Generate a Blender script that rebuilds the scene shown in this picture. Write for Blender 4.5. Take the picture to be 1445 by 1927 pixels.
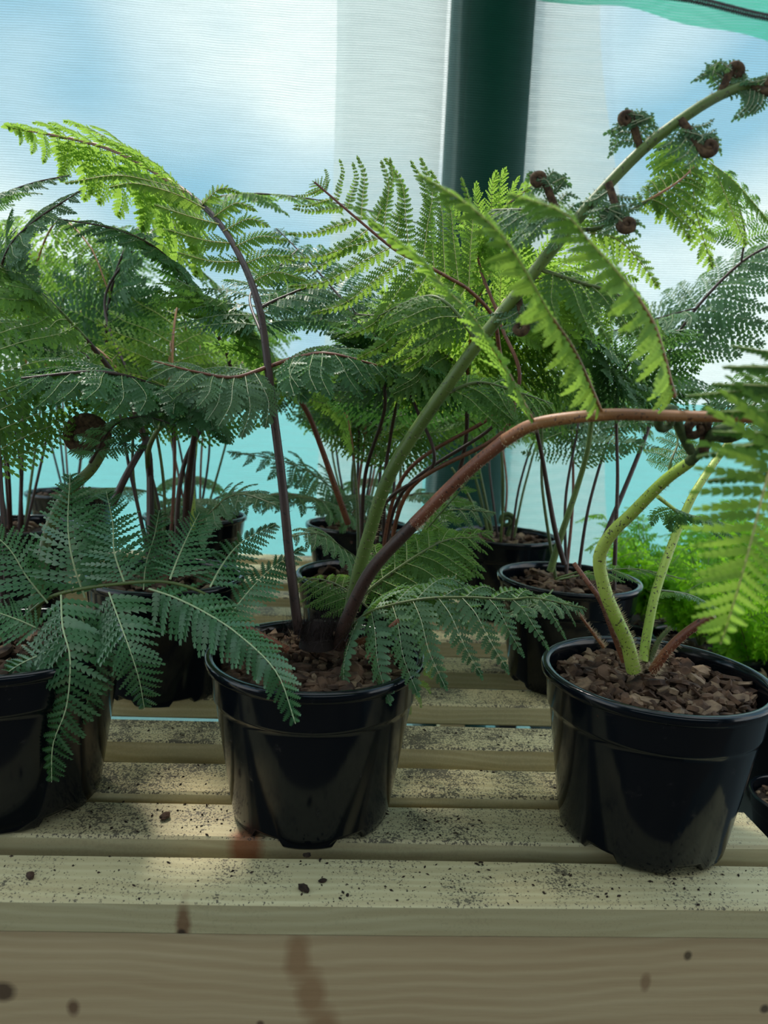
import bpy, math, random
import numpy as np
from mathutils import Vector, Matrix
for o in list(bpy.data.objects): bpy.data.objects.remove(o)
scn = bpy.context.scene
COL = scn.collection
PI = math.pi
rnd = random.Random(11)

# ------------------------------------------------------------------ camera
BZ = 0.75                      # bench top
CAM = np.array([0.0, 0.0, BZ + 0.36])
F_PX, PITCH, ROLL, YAW = 1335.0, math.radians(8.3), math.radians(2.6), math.radians(2.8)
fw = np.array([0, math.cos(PITCH), -math.sin(PITCH)]); rt0 = np.array([1.0, 0, 0]); up0 = np.cross(rt0, fw)
rt = math.cos(ROLL)*rt0 + math.sin(ROLL)*up0; up = -math.sin(ROLL)*rt0 + math.cos(ROLL)*up0
cz, sz = math.cos(-YAW), math.sin(-YAW)
RZ = np.array([[cz, -sz, 0], [sz, cz, 0], [0, 0, 1.0]])
fw, rt, up = RZ@fw, RZ@rt, RZ@up
cd = bpy.data.cameras.new('camera'); cam = bpy.data.objects.new('camera', cd); COL.objects.link(cam)
cam.matrix_world = Matrix([[rt[i], up[i], -fw[i], CAM[i]] for i in range(3)] + [[0, 0, 0, 1]])
cd.sensor_width = 36.0; cd.lens = 36.0*F_PX/1927; cd.clip_start = 0.02
cd.dof.use_dof = True; cd.dof.focus_distance = 0.64; cd.dof.aperture_fstop = cd.lens/3.2
scn.camera = cam
def ray(px, py):
    return fw + rt*(px-722.5)/F_PX - up*(py-963.5)/F_PX
def P(px, py, Y):              # the point of the place seen there at the depth Y
    d = ray(px, py); return CAM + d*(Y/d[1])
def Q(px, py, z):              # the same on the level z
    d = ray(px, py); return CAM + d*((z-CAM[2])/d[2])

# ------------------------------------------------------------------ light
w = bpy.data.worlds.new('sky'); scn.world = w; w.use_nodes = True
nt = w.node_tree; nt.nodes.clear()
def N(nt, t, **k):
    n = nt.nodes.new(t)
    for a, b in k.items():
        if a.startswith('i_'): n.inputs[a[2:].replace('_', ' ')].default_value = b
        else: setattr(n, a, b)
    return n
tc = N(nt, 'ShaderNodeTexCoord'); mp = N(nt, 'ShaderNodeMapping'); mp.inputs['Scale'].default_value = (1.0, 1.0, 1.3); mp.inputs['Location'].default_value = (0.0, 0.5, 0.1)
no = N(nt, 'ShaderNodeTexNoise', i_Scale=2.2, i_Detail=2.5, i_Roughness=0.5)
cr = N(nt, 'ShaderNodeValToRGB'); e = cr.color_ramp.elements
e[0].position = 0.37; e[0].color = (0.22, 0.44, 0.62, 1); e[1].position = 0.58; e[1].color = (0.93, 0.94, 0.92, 1)
bg = N(nt, 'ShaderNodeBackground', i_Strength=1.9); ow = N(nt, 'ShaderNodeOutputWorld')
L = nt.links.new
L(tc.outputs['Generated'], mp.inputs['Vector']); L(mp.outputs[0], no.inputs['Vector']); L(no.outputs[0], cr.inputs[0]); L(cr.outputs[0], bg.inputs[0]); L(bg.outputs[0], ow.inputs[0])
sd = bpy.data.lights.new('sun', 'SUN'); sd.energy = 3.0; sd.angle = math.radians(7); sd.color = (1.0, 0.93, 0.84)
so = bpy.data.objects.new('sun', sd); COL.objects.link(so)
so.rotation_euler = Vector((0.32, -0.55, -0.88)).to_track_quat('-Z', 'Y').to_euler()
scn.view_settings.view_transform = 'Standard'; scn.view_settings.look = 'None'; scn.view_settings.gamma = 1.0
scn.view_settings.use_curve_mapping = False; scn.view_settings.exposure = 0.44
scn.cycles.max_bounces = 8; scn.cycles.transparent_max_bounces = 24; scn.cycles.transmission_bounces = 6; scn.cycles.diffuse_bounces = 4
scn.cycles.sample_clamp_indirect = 4.0

# ------------------------------------------------------------------ helpers
def tag(o, label=None, cat=None, group=None, kind=None):
    for k, v in (('label', label), ('category', cat), ('group', group), ('kind', kind)):
        if v: o[k] = v
    return o
def link(name, me, parent=None, mats=()):
    o = bpy.data.objects.new(name, me); COL.objects.link(o)
    for m in mats: me.materials.append(m)
    if parent is not None: o.parent = parent
    return o
def empty(name, loc):
    o = bpy.data.objects.new(name, None); COL.objects.link(o); o.location = loc; o.empty_display_size = .05
    return o
def raw_mesh(name, V, faces_flat, sizes, midx=None, smooth=True):
    me = bpy.data.meshes.new(name)
    V = np.asarray(V, np.float32); faces_flat = np.asarray(faces_flat, np.int32); sizes = np.asarray(sizes, np.int32)
    me.vertices.add(len(V)); me.vertices.foreach_set('co', V.ravel())
    me.loops.add(len(faces_flat)); me.loops.foreach_set('vertex_index', faces_flat)
    me.polygons.add(len(sizes)); me.polygons.foreach_set('loop_start', np.concatenate([[0], np.cumsum(sizes)[:-1]]).astype(np.int32))
    if midx is not None: me.polygons.foreach_set('material_index', np.asarray(midx, np.int32))
    me.update(calc_edges=True)
    me.polygons.foreach_set('use_smooth', np.full(len(sizes), smooth)); me.update()
    return me
class MB:                       # collects shapes into one mesh
    def __init__(s): s.V = []; s.F = []; s.S = []; s.M = []; s.n = 0
    def add(s, V, F, m=0):
        V = np.asarray(V, float); s.V.append(V)
        if isinstance(F, np.ndarray):
            s.F.append((F + s.n).ravel()); s.S.append(np.full(len(F), F.shape[1])); s.M.append(np.full(len(F), m))
        else:
            s.F.append(np.concatenate([np.asarray(f) for f in F]) + s.n); s.S.append(np.array([len(f) for f in F])); s.M.append(np.full(len(F), m))
        s.n += len(V)
    def box(s, a, b, m=0):
        x0, y0, z0 = a; x1, y1, z1 = b
        s.add([(x0,y0,z0),(x1,y0,z0),(x1,y1,z0),(x0,y1,z0),(x0,y0,z1),(x1,y0,z1),(x1,y1,z1),(x0,y1,z1)],
              np.array([(0,3,2,1),(4,5,6,7),(0,1,5,4),(1,2,6,5),(2,3,7,6),(3,0,4,7)]), m)
    def tube(s, pts, rad, sides=8, m=0, cap=True):
        pts = np.asarray(pts, float); n = len(pts); rad = np.broadcast_to(rad, (n,))
        T = tangents(pts); u = np.cross(T[0], [0.31, 0.2, 0.93]); u /= np.linalg.norm(u) + 1e-12
        ring = []; a = np.arange(sides)*2*PI/sides
        for i in range(n):
            u = u - T[i]*np.dot(u, T[i]); u /= np.linalg.norm(u) + 1e-12; v = np.cross(T[i], u)
            ring.append(pts[i] + rad[i]*(np.cos(a)[:, None]*u + np.sin(a)[:, None]*v))
        i, j = np.meshgrid(np.arange(n-1), np.arange(sides), indexing='ij'); j2 = (j+1) % sides
        s.add(np.concatenate(ring), np.stack([i*sides+j, i*sides+j2, (i+1)*sides+j2, (i+1)*sides+j], -1).reshape(-1, 4), m)
        if cap:
            s.add(ring[-1], [list(range(sides))], m); s.add(ring[0], [list(range(sides))[::-1]], m)
    def build(s, name, parent=None, mats=(), smooth=True, origin=None):
        V = np.concatenate(s.V)
        if origin is not None: V = V - np.asarray(origin)
        me = raw_mesh(name, V, np.concatenate(s.F), np.concatenate(s.S), np.concatenate(s.M), smooth)
        return link(name, me, parent, mats)
def tangents(p):
    t = np.gradient(p, axis=0); return t/(np.linalg.norm(t, axis=1)[:, None] + 1e-12)
def curve(pts, n):              # Catmull-Rom through the points, evenly resampled
    p = np.asarray(pts, float)
    if len(p) == 2: p = np.array([p[0], (p[0]+p[1])/2, p[1]])
    q = np.vstack([2*p[0]-p[1], p, 2*p[-1]-p[-2]]); out = []
    for i in range(1, len(q)-2):
        for t in np.linspace(0, 1, 12, endpoint=False):
            a, b, c, d = q[i-1], q[i], q[i+1], q[i+2]
            out.append(.5*((2*b)+(c-a)*t+(2*a-5*b+4*c-d)*t*t+(3*b-a-3*c+d)*t**3))
    out.append(p[-1]); out = np.array(out)
    s = np.concatenate([[0], np.cumsum(np.linalg.norm(np.diff(out, axis=0), axis=1))]); u = np.linspace(0, s[-1], n)
    return np.stack([np.interp(u, s, out[:, k]) for k in range(3)], 1), s[-1]
def nrmz(v): v = np.asarray(v, float); return v/(np.linalg.norm(v, axis=-1, keepdims=True) + 1e-12)

# ------------------------------------------------------------------ materials
def mat(name):
    m = bpy.data.materials.new(name); m.use_nodes = True; m.node_tree.nodes.clear()
    return m, m.node_tree, N(m.node_tree, 'ShaderNodeOutputMaterial')
def ramp(nt, fac, stops):
    r = N(nt, 'ShaderNodeValToRGB'); el = r.color_ramp.elements
    for i, (p, c) in enumerate(stops):
        q = el[i] if i < 2 else el.new(p)
        q.position = p; q.color = (*c, 1)
    nt.links.new(fac, r.inputs[0]); return r.outputs[0]
def math_(nt, op, a, b=None, c=None, clamp=False):
    n = N(nt, 'ShaderNodeMath', operation=op, use_clamp=clamp)
    for i, v in enumerate((a, b, c)):
        if v is None: continue
        if isinstance(v, (int, float)): n.inputs[i].default_value = v
        else: nt.links.new(v, n.inputs[i])
    return n.outputs[0]
def mix(nt, fac, a, b, blend='MIX'):
    n = N(nt, 'ShaderNodeMix', data_type='RGBA', blend_type=blend)
    for i, v in ((0, fac), (6, a), (7, b)):
        if isinstance(v, (int, float)): n.inputs[i].default_value = v
        elif isinstance(v, tuple): n.inputs[i].default_value = (*v, 1)
        else: nt.links.new(v, n.inputs[i])
    return n.outputs[2]
def noise(nt, vec, scale, detail=3, rough=.5, sc=None):
    if sc is not None:
        m = N(nt, 'ShaderNodeMapping'); m.inputs['Scale'].default_value = sc; nt.links.new(vec, m.inputs[0]); vec = m.outputs[0]
    n = N(nt, 'ShaderNodeTexNoise', i_Scale=scale, i_Detail=detail, i_Roughness=rough); nt.links.new(vec, n.inputs['Vector']); return n.outputs[0]
def leaf_mat(name, top, under, trans, tf=.45, rough=.42, spec=.25):
    m, nt, out = mat(name); g = N(nt, 'ShaderNodeNewGeometry'); tcn = N(nt, 'ShaderNodeTexCoord')
    nz = noise(nt, tcn.outputs['Object'], 35, 2)
    base = mix(nt, g.outputs['Backfacing'], top, under)
    base = mix(nt, math_(nt, 'MULTIPLY', nz, .5), base, tuple(c*1.9 for c in top))
    p = N(nt, 'ShaderNodeBsdfPrincipled', i_Roughness=rough); nt.links.new(base, p.inputs['Base Color']); p.inputs['Specular IOR Level'].default_value = spec
    t = N(nt, 'ShaderNodeBsdfTranslucent'); t.inputs[0].default_value = (*trans, 1)
    s = N(nt, 'ShaderNodeMixShader', i_Fac=tf); nt.links.new(p.outputs[0], s.inputs[1]); nt.links.new(t.outputs[0], s.inputs[2]); nt.links.new(s.outputs[0], out.inputs[0])
    return m
LEAF = {'young_lit': leaf_mat('leaf_young_lit', (.09, .20, .025), (.11, .20, .04), (.33, .54, .07), .54, .6),  # backlit and unlit tones put into the leaf colours, alongside frond age
        'mid': leaf_mat('leaf_mid', (.045, .13, .025), (.07, .14, .04), (.25, .46, .07), .48, .55),
        'old_shaded': leaf_mat('leaf_old_shaded', (.036, .125, .048), (.06, .13, .055), (.10, .27, .04), .32, .40),
        'broad': leaf_mat('leaf_broad', (.062, .19, .080), (.07, .16, .07), (.10, .30, .06), .26, .32, .65),
        'grey': leaf_mat('leaf_grey', (.058, .150, .070), (.11, .18, .10), (.15, .32, .06), .34, .5),
        'lush': leaf_mat('leaf_lush', (.08, .22, .015), (.10, .20, .03), (.46, .85, .03), .60, .5)}
def simple(name, col, rough=.6, spec=.5, var=None, scale=60, sc=None, bump=0):
    m, nt, out = mat(name); p = N(nt, 'ShaderNodeBsdfPrincipled', i_Roughness=rough); p.inputs['Specular IOR Level'].default_value = spec
    p.inputs['Base Color'].default_value = (*col, 1); tcn = N(nt, 'ShaderNodeTexCoord')
    if var:
        nz = noise(nt, tcn.outputs['Object'], scale, 4, .6, sc)
        nt.links.new(ramp(nt, nz, [(.35, col), (.65, var)]), p.inputs['Base Color'])
        if bump:
            b = N(nt, 'ShaderNodeBump', i_Strength=bump, i_Distance=.001); nt.links.new(nz, b.inputs['Height']); nt.links.new(b.outputs[0], p.inputs['Normal'])
    nt.links.new(p.outputs[0], out.inputs[0]); return m
def stem_mat(name, low, high, fleck):
    m, nt, out = mat(name); tcn = N(nt, 'ShaderNodeTexCoord'); p = N(nt, 'ShaderNodeBsdfPrincipled', i_Roughness=.5)
    nz = noise(nt, tcn.outputs['Object'], 14, 2); fl = noise(nt, tcn.outputs['Object'], 380, 2)
    c = ramp(nt, nz, [(.35, low), (.65, high)])
    c = mix(nt, math_(nt, 'GREATER_THAN', fl, .64), c, fleck)
    nt.links.new(c, p.inputs['Base Color']); nt.links.new(p.outputs[0], out.inputs[0]); return m
STEM = {'green': stem_mat('stem_green', (.075, .125, .022), (.12, .18, .035), (.05, .06, .02)),
        'lime': stem_mat('stem_lime', (.26, .38, .04), (.36, .46, .08), (.06, .06, .02)),
        'olive': stem_mat('stem_olive', (.06, .09, .02), (.10, .14, .03), (.03, .03, .02)),
        'brown': stem_mat('stem_brown', (.030, .014, .011), (.055, .026, .018), (.010, .006, .005)),
        'red': stem_mat('stem_red', (.12, .035, .02), (.20, .07, .03), (.04, .015, .01)),
        'orange': stem_mat('stem_orange', (.20, .07, .025), (.34, .15, .05), (.06, .02, .01))}
RIB = {'young_lit': simple('rib_young_lit', (.42, .40, .14)), 'mid': simple('rib_mid', (.28, .32, .12)), 'old_shaded': simple('rib_old_shaded', (.22, .28, .13)),
       'grey': simple('rib_grey', (.30, .34, .20)), 'broad': simple('rib_broad', (.34, .42, .22)), 'lush': simple('rib_lush', (.35, .42, .10))}
HAIR = simple('stem_hair', (.42, .33, .20), .7)
DHAIR = simple('dark_hair', (.06, .035, .025), .7)
FIDDLE = simple('fiddlehead_fuzz', (.035, .022, .016), .9, .2, (.12, .075, .04), 240, None, .6)
FIDDLEG = simple('fiddlehead_green', (.030, .055, .018), .8, .3, (.07, .10, .03), 200, None, .5)
BARK = simple('bark', (.022, .012, .008), .85, .25, (.11, .060, .034), 60, (1, 1, 1), .8)
BARKL = simple('bark_light', (.06, .034, .020), .8, .3, (.22, .145, .085), 70, (1, 1, 1), .8)
SOIL = simple('soil', (.010, .007, .005), .95, .2, (.045, .028, .018), 180, None, 1.0)
def pot_mat():
    m, nt, out = mat('black_plastic'); tcn = N(nt, 'ShaderNodeTexCoord'); p = N(nt, 'ShaderNodeBsdfPrincipled'); p.inputs['Specular IOR Level'].default_value = .34
    nz = noise(nt, tcn.outputs['Object'], 22, 3, .5, (1, 1, .12)); d = noise(nt, tcn.outputs['Object'], 55, 5, .7)
    dm = ramp(nt, d, [(.60, (0, 0, 0)), (.78, (1, 1, 1))])
    nt.links.new(mix(nt, math_(nt, 'MULTIPLY', dm, .35), (.0030, .0045, .0065), (.04, .035, .035)), p.inputs['Base Color'])
    nt.links.new(math_(nt, 'MULTIPLY_ADD', dm, .35, .13), p.inputs['Roughness'])
    b = N(nt, 'ShaderNodeBump', i_Strength=.12, i_Distance=.004); nt.links.new(nz, b.inputs['Height']); nt.links.new(b.outputs[0], p.inputs['Normal'])
    nt.links.new(p.outputs[0], out.inputs[0]); return m
POT = pot_mat()
def wood_mat(name, c0, c1, dirt=0.0, marks=(), grain=260, rough=.62, spec=.4):
    m, nt, out = mat(name); tcn = N(nt, 'ShaderNodeTexCoord'); O = tcn.outputs['Object']; p = N(nt, 'ShaderNodeBsdfPrincipled', i_Roughness=rough); p.inputs['Specular IOR Level'].default_value = spec
    wob = noise(nt, O, 5, 3, .5, (.5, 1, 1))
    sp = N(nt, 'ShaderNodeSeparateXYZ'); nt.links.new(O, sp.inputs[0])
    v = math_(nt, 'ADD', math_(nt, 'ADD', sp.outputs[1], sp.outputs[2]), math_(nt, 'MULTIPLY', wob, .07))
    rings = math_(nt, 'SINE', math_(nt, 'MULTIPLY', v, grain*3.0)); rings = math_(nt, 'MULTIPLY_ADD', rings, .5, .5)
    rings = math_(nt, 'MULTIPLY', math_(nt, 'POWER', rings, 2.0), noise(nt, O, 6, 2, .5, (.4, 3, 3)))
    fine = noise(nt, O, 40, 6, .7, (.08, 1.5, 1.5))
    g = math_(nt, 'ADD', math_(nt, 'MULTIPLY', rings, .35), math_(nt, 'MULTIPLY', fine, .65))
    c = ramp(nt, g, [(.25, c1), (.75, c0)])
    for (q, rx, rz, col) in marks:       # knots, at their own places on the timber
        s = N(nt, 'ShaderNodeVectorMath', operation='SUBTRACT'); nt.links.new(O, s.inputs[0]); s.inputs[1].default_value = tuple(q)
        k = N(nt, 'ShaderNodeVectorMath', operation='DIVIDE'); nt.links.new(s.outputs[0], k.inputs[0]); k.inputs[1].default_value = (rx, .03, rz)
        l = N(nt, 'ShaderNodeVectorMath', operation='LENGTH'); nt.links.new(k.outputs[0], l.inputs[0])
        f = math_(nt, 'ADD', l.outputs['Value'], math_(nt, 'MULTIPLY', math_(nt, 'SUBTRACT', fine, .5), .8))
        f = ramp(nt, f, [(.45, (.85, .85, .85)), (1.25, (0, 0, 0))])
        c = mix(nt, f, c, col)
    if dirt:
        a = noise(nt, O, 16, 3, .6); sp1 = noise(nt, O, 520, 2, .6); sp2 = noise(nt, O, 210, 3, .65)
        thr = math_(nt, 'MULTIPLY_ADD', a, -.50, .97-.05*dirt)
        f1 = math_(nt, 'GREATER_THAN', sp1, thr); f2 = ramp(nt, math_(nt, 'SUBTRACT', sp2, thr), [(.0, (0, 0, 0)), (.06, (1, 1, 1))])
        f = math_(nt, 'MAXIMUM', math_(nt, 'MULTIPLY', f1, .85), math_(nt, 'MULTIPLY', f2, .8))
        geo = N(nt, 'ShaderNodeNewGeometry'); sn = N(nt, 'ShaderNodeSeparateXYZ'); nt.links.new(geo.outputs['True Normal'], sn.inputs[0])
        f = math_(nt, 'MULTIPLY', f, math_(nt, 'MULTIPLY_ADD', math_(nt, 'GREATER_THAN', sn.outputs[2], .5), .9, .1))
        c = mix(nt, f, c, (.028, .022, .018))
    nt.links.new(c, p.inputs['Base Color'])
    b = N(nt, 'ShaderNodeBump', i_Strength=.25, i_Distance=.0015); nt.links.new(g, b.inputs['Height']); nt.links.new(b.outputs[0], p.inputs['Normal'])
    nt.links.new(p.outputs[0], out.inputs[0]); return m
def net_mat(name, col, trans, dens_lo, dens_hi, pz=.0060, px=.0042):
    m, nt, out = mat(name); tcn = N(nt, 'ShaderNodeTexCoord'); O = tcn.outputs['Object']
    sp = N(nt, 'ShaderNodeSeparateXYZ'); nt.links.new(O, sp.inputs[0])
    wob = noise(nt, O, 3.0, 2, .5); irr = noise(nt, O, 60, 2, .6, (.15, 1, 1.5))
    z = math_(nt, 'ADD', sp.outputs[2], math_(nt, 'MULTIPLY', wob, .03))
    lines = math_(nt, 'MULTIPLY_ADD', math_(nt, 'SINE', math_(nt, 'MULTIPLY', z, 2*PI/pz)), .5, .5)
    x = math_(nt, 'ADD', sp.outputs[0], math_(nt, 'MULTIPLY', wob, .02))
    vert = math_(nt, 'MULTIPLY_ADD', math_(nt, 'SINE', math_(nt, 'MULTIPLY', x, 2*PI/px)), .5, .5)
    w_ = math_(nt, 'ADD', math_(nt, 'MULTIPLY', lines, .60), math_(nt, 'ADD', math_(nt, 'MULTIPLY', vert, .25), math_(nt, 'MULTIPLY', irr, .15)))
    fac = N(nt, 'ShaderNodeMapRange'); fac.inputs['From Min'].default_value = .15; fac.inputs['From Max'].default_value = .85
    fac.inputs['To Min'].default_value = dens_lo; fac.inputs['To Max'].default_value = dens_hi; nt.links.new(w_, fac.inputs[0])
    d = N(nt, 'ShaderNodeBsdfDiffuse'); d.inputs[0].default_value = (*col, 1)
    t = N(nt, 'ShaderNodeBsdfTranslucent'); t.inputs[0].default_value = (*trans, 1)
    fb = N(nt, 'ShaderNodeMixShader', i_Fac=.75); nt.links.new(d.outputs[0], fb.inputs[1]); nt.links.new(t.outputs[0], fb.inputs[2])
    tr = N(nt, 'ShaderNodeBsdfTransparent'); tr.inputs[0].default_value = (.80, .86, .85, 1)
    s = N(nt, 'ShaderNodeMixShader'); nt.links.new(fac.outputs[0], s.inputs[0]); nt.links.new(tr.outputs[0], s.inputs[1]); nt.links.new(fb.outputs[0], s.inputs[2]); nt.links.new(s.outputs[0], out.inputs[0])
    return m
NET = net_mat('white_net', (.010, .090, .045), (.15, .205, .21), .30, .97)
NET2 = net_mat('white_net_fold', (.60, .58, .56), (.99, .94, .90), .50, .88, .0075, .005)
NETG = net_mat('green_net', (.05, .40, .25), (.12, .62, .42), .60, .95, .007, .004)
CYAN = net_mat('cyan_sheet', (.22, .72, .72), (.28, .80, .78), .93, 1.0, .03, .03)

# ------------------------------------------------------------------ setting
def sheet(name, x0, x1, Y, z0, z1, m, nx=80, nz=60, amp=.012, seed=0, edge0=None, edge1=None, kind='structure'):
    u, v = np.meshgrid(np.linspace(0, 1, nx), np.linspace(0, 1, nz)); z = z0+(z1-z0)*v
    a = x0 + (edge0(z) if edge0 else 0); b = x1 + (edge1(z) if edge1 else 0); x = a + (b-a)*u
    y = Y + amp*(np.sin(x*7+seed+z*2)*.6 + np.sin(x*17+z*5+seed*2)*.25 + np.sin(z*9+x*3)*.3)
    i, j = np.meshgrid(np.arange(nz-1), np.arange(nx-1), indexing='ij')
    b_ = MB(); b_.add(np.stack([x, y, z], -1).reshape(-1, 3), np.stack([i*nx+j, i*nx+j+1, (i+1)*nx+j+1, (i+1)*nx+j], -1).reshape(-1, 4))
    o = b_.build(name, None, [m]); 
    if kind: o['kind'] = kind
    return o
NY = 2.05
sheet('wall_back', -2.6, 2.8, NY, -.0, 2.9, NET)
xs = P(615, 180, NY)[0]
sheet('trim_1', xs, P(838, 150, NY)[0], NY+.045, .3, 2.9, NET2, 20, 60, .008, 2, edge0=lambda z: .035*np.sin((z-1.2)*1.6)-.03*(z-1.6))
xs2 = P(1185, 100, NY)[0]
sheet('trim_2', P(975, 150, NY)[0], xs2, NY+.05, .3, 2.9, NET2, 20, 60, .008, 3, edge1=lambda z: -.10*(z-1.75)+.03*np.sin(z*5))
# green shade net hem at the top right, with its braided cord
gb = MB(); n = 60
xa, xb = P(1010, 0, NY-.03), P(1700, 110, NY-.03)
hx = np.linspace(0, 1, n); lo = xa[None]*(1-hx[:, None]) + xb[None]*hx[:, None]; lo[:, 2] += .012*np.sin(hx*7); lo[:, 1] += .01*np.sin(hx*20)
hi = lo.copy(); hi[:, 2] = lo[:, 2] + .30; hi[:, 1] -= .05
gb.add(np.vstack([lo, hi]), np.array([(i, i+1, n+i+1, n+i) for i in range(n-1)]))
g = gb.build('green_shade_net', None, [NETG]); tag(g, 'green woven shade net hanging along the top right of the white netting wall', 'net')
cb = MB(); c0, c1 = P(1190, -12, NY-.06), P(1700, 66, NY-.06)
t = np.linspace(0, 1, 420); base = c0[None]*(1-t[:, None])+c1[None]*t[:, None]; base[:, 2] += .008*np.sin(t*9)
for ph in (0, 2.1, 4.2):
    a = t*2*PI*38+ph; cb.tube(base + np.stack([0*a, .005*np.cos(a), .0085*np.sin(a)], 1), .0020, 5)
tag(cb.build('braided_cord', None, [simple('cord_dark', (.03, .02, .02), .8)]), 'dark braided cord along the hem of the green shade net', 'cord')
# the post behind the netting
pc = P(900, 300, NY+.16); hw_ = .112
PW = wood_mat('post_timber', (.012, .060, .042), (.006, .040, .028), 0, [((0, -.08, 1.62), .045, .07, (.002, .014, .008))], 60, .9, .05)
pb = MB(); ln = .045
pb.box((-hw_, -.03, -1.5), (-hw_*.60, .03, 1.9)); pb.box((-hw_*.58, -.05, -1.5), (hw_*.60, .03, 1.9)); pb.box((hw_*.62, -.03, -1.5), (hw_, .03, 1.9))
post = pb.build('trim_3', None, [PW], smooth=False); post['kind'] = 'structure'
post.location = (pc[0], NY+.066, 1.5)
# outside and behind
sheet('added_outer_sheet', -4.2, 4.2, 2.75, 0, 1.18, CYAN, 40, 10, .01, 1)  # added sheet that gives the lower netting its cyan backlight
fl = MB(); fl.box((-5, -2.5, -.05), (5, 6, 0)); o = fl.build('floor', None, [simple('earth_floor', (.022, .022, .020), .95, .1, (.045, .042, .036), 60, None, .5)], False); o['kind'] = 'structure'
fl = MB(); fl.box((-5, 2.12, .0), (5, 6, .02)); o = fl.build('ground_outside', None, [simple('gravel', (.30, .36, .35), .9, .2, (.42, .50, .48), 60, None, .5)], False); o['kind'] = 'structure'
fl = MB(); fl.box((-3, -1.75, 0), (3.2, -1.70, 1.35)); fl.box((-3, -1.75, 2.05), (3.2, -1.70, 2.9)); fl.box((-3, -1.75, 1.35), (-1.8, -1.70, 2.05)); fl.box((1.9, -1.75, 1.35), (3.2, -1.70, 2.05)); o = fl.build('wall_front_blocker', None, [simple('light_block_wall', (.010, .018, .020), .9, .1, (.014, .025, .026), 12)], False); o['kind'] = 'structure'  # unseen wall added to dim light from behind; opening lets skylight reach fronts
rb = MB(); rb.box((-3, -1.75, 2.9), (3.2, -.35, 2.93)); o = rb.build('ceiling_blocker', None, [simple('light_block_roof', (.10, .15, .12), .8)], False); o['kind'] = 'structure'  # unseen roof added to cut skylight from above and behind the camera

# ------------------------------------------------------------------ bench
XR = .378; XL = -1.75
def yb(py): return Q(722, py, BZ)[1]
fr = [yb(v) for v in (1702, 1582, 1497, 1404, 1323, 1258, 1203)]
SW = yb(1616)-fr[0]; TH = .027
while fr[-1] < 1.55: fr.append(fr[-1]+SW+.058)
bench = empty('slatted_bench', (0, fr[0], 0)); tag(bench, 'pale pine slatted staging bench carrying the potted ferns, gritty with spilt soil', 'bench')
kn = Q(345, 1720, BZ)
def loc(px, py, Y): q = P(px, py, Y); return (q[0], q[1]-fr[0], q[2])
W1 = wood_mat('pine_slat_knot', (.55, .50, .29), (.41, .34, .18), 1.9, [(loc(345, 1738, fr[0]), .007, .022, (.17, .08, .035)), (loc(342, 1754, fr[0]), .004, .004, (.02, .012, .008))])
W2 = wood_mat('pine_slat_red', (.55, .50, .29), (.40, .33, .18), 2.6, [(loc(463, 1592, fr[1]), .017, .05, (.24, .07, .025))])
W3 = wood_mat('pine_slat', (.70, .61, .35), (.52, .42, .21), 3.6)
def timber(name, a, b, m, rough=.0008):
    bm_ = MB(); x0, y0, z0 = a; x1, y1, z1 = b; c = .0022; n = 40
    prof = [(y0+c, z0), (y1-c, z0), (y1, z0+c), (y1, z1-c), (y1-c, z1), (y0+c, z1), (y0, z1-c), (y0, z0+c)]
    V = []
    for i in range(n):
        x = x0+(x1-x0)*i/(n-1)
        for (y, z) in prof: V.append((x, y+rough*math.sin(x*9+y*50)+rough*.6*rnd.uniform(-1, 1)*.4, z+rough*.5*math.sin(x*5+y*31)))
    F = [[i*8+j, (i+1)*8+j, (i+1)*8+(j+1) % 8, i*8+(j+1) % 8] for i in range(n-1) for j in range(8)]
    F += [list(range(8)), [(n-1)*8+j for j in range(8)][::-1]]
    F = [f[::-1] for f in F]
    bm_.add(V, F); return bm_.build(name, bench, [m], False, origin=(0, fr[0], 0))
for i, y in enumerate(fr):
    xr = XR + rnd.uniform(-.003, .003)
    if i == 0: xr = XR+.012
    timber('slat', (XL, y, BZ-TH), (xr, y+SW, BZ), (W1, W2)[i] if i < 2 else W3)
AP = fr[0]+.003
W4 = wood_mat('pine_apron', (.60, .47, .27), (.45, .32, .17), 0, [
    (loc(5, 1868, AP), .011, .010, (.045, .022, .012)), (loc(138, 1896, AP), .0065, .009, (.12, .06, .03)), (loc(1295, 1800, AP), .0040, .0050, (.06, .04, .02)),
    (loc(1215, 1850, AP), .005, .010, (.26, .16, .08)), (loc(560, 1800, AP), .013, .028, (.31, .18, .085)), (loc(585, 1870, AP), .014, .028, (.31, .18, .085)), (loc(610, 1940, AP), .015, .028, (.31, .18, .085)),
    (loc(1440, 1900, AP), .005, .005, (.05, .03, .02)), (loc(490, 1925, AP), .004, .004, (.10, .05, .03))], 200)
timber('front_board', (XL, AP, BZ-TH-.115), (XR+.012, AP+.022, BZ-TH), W4)
for y in (fr[3]-.02, fr[8], fr[-1]): timber('cross_beam', (XL, y, BZ-TH-.07), (XR-.05, y+.04, BZ-TH), W3)
for x in (XL+.02, XR-.14):
    for y in (fr[0]+.03, fr[-1]-.02):
        lb = MB(); lb.box((x, y, 0), (x+.06, y+.06, BZ-TH)); lb.build('leg', bench, [W3], False, origin=(0, fr[0], 0))

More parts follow.
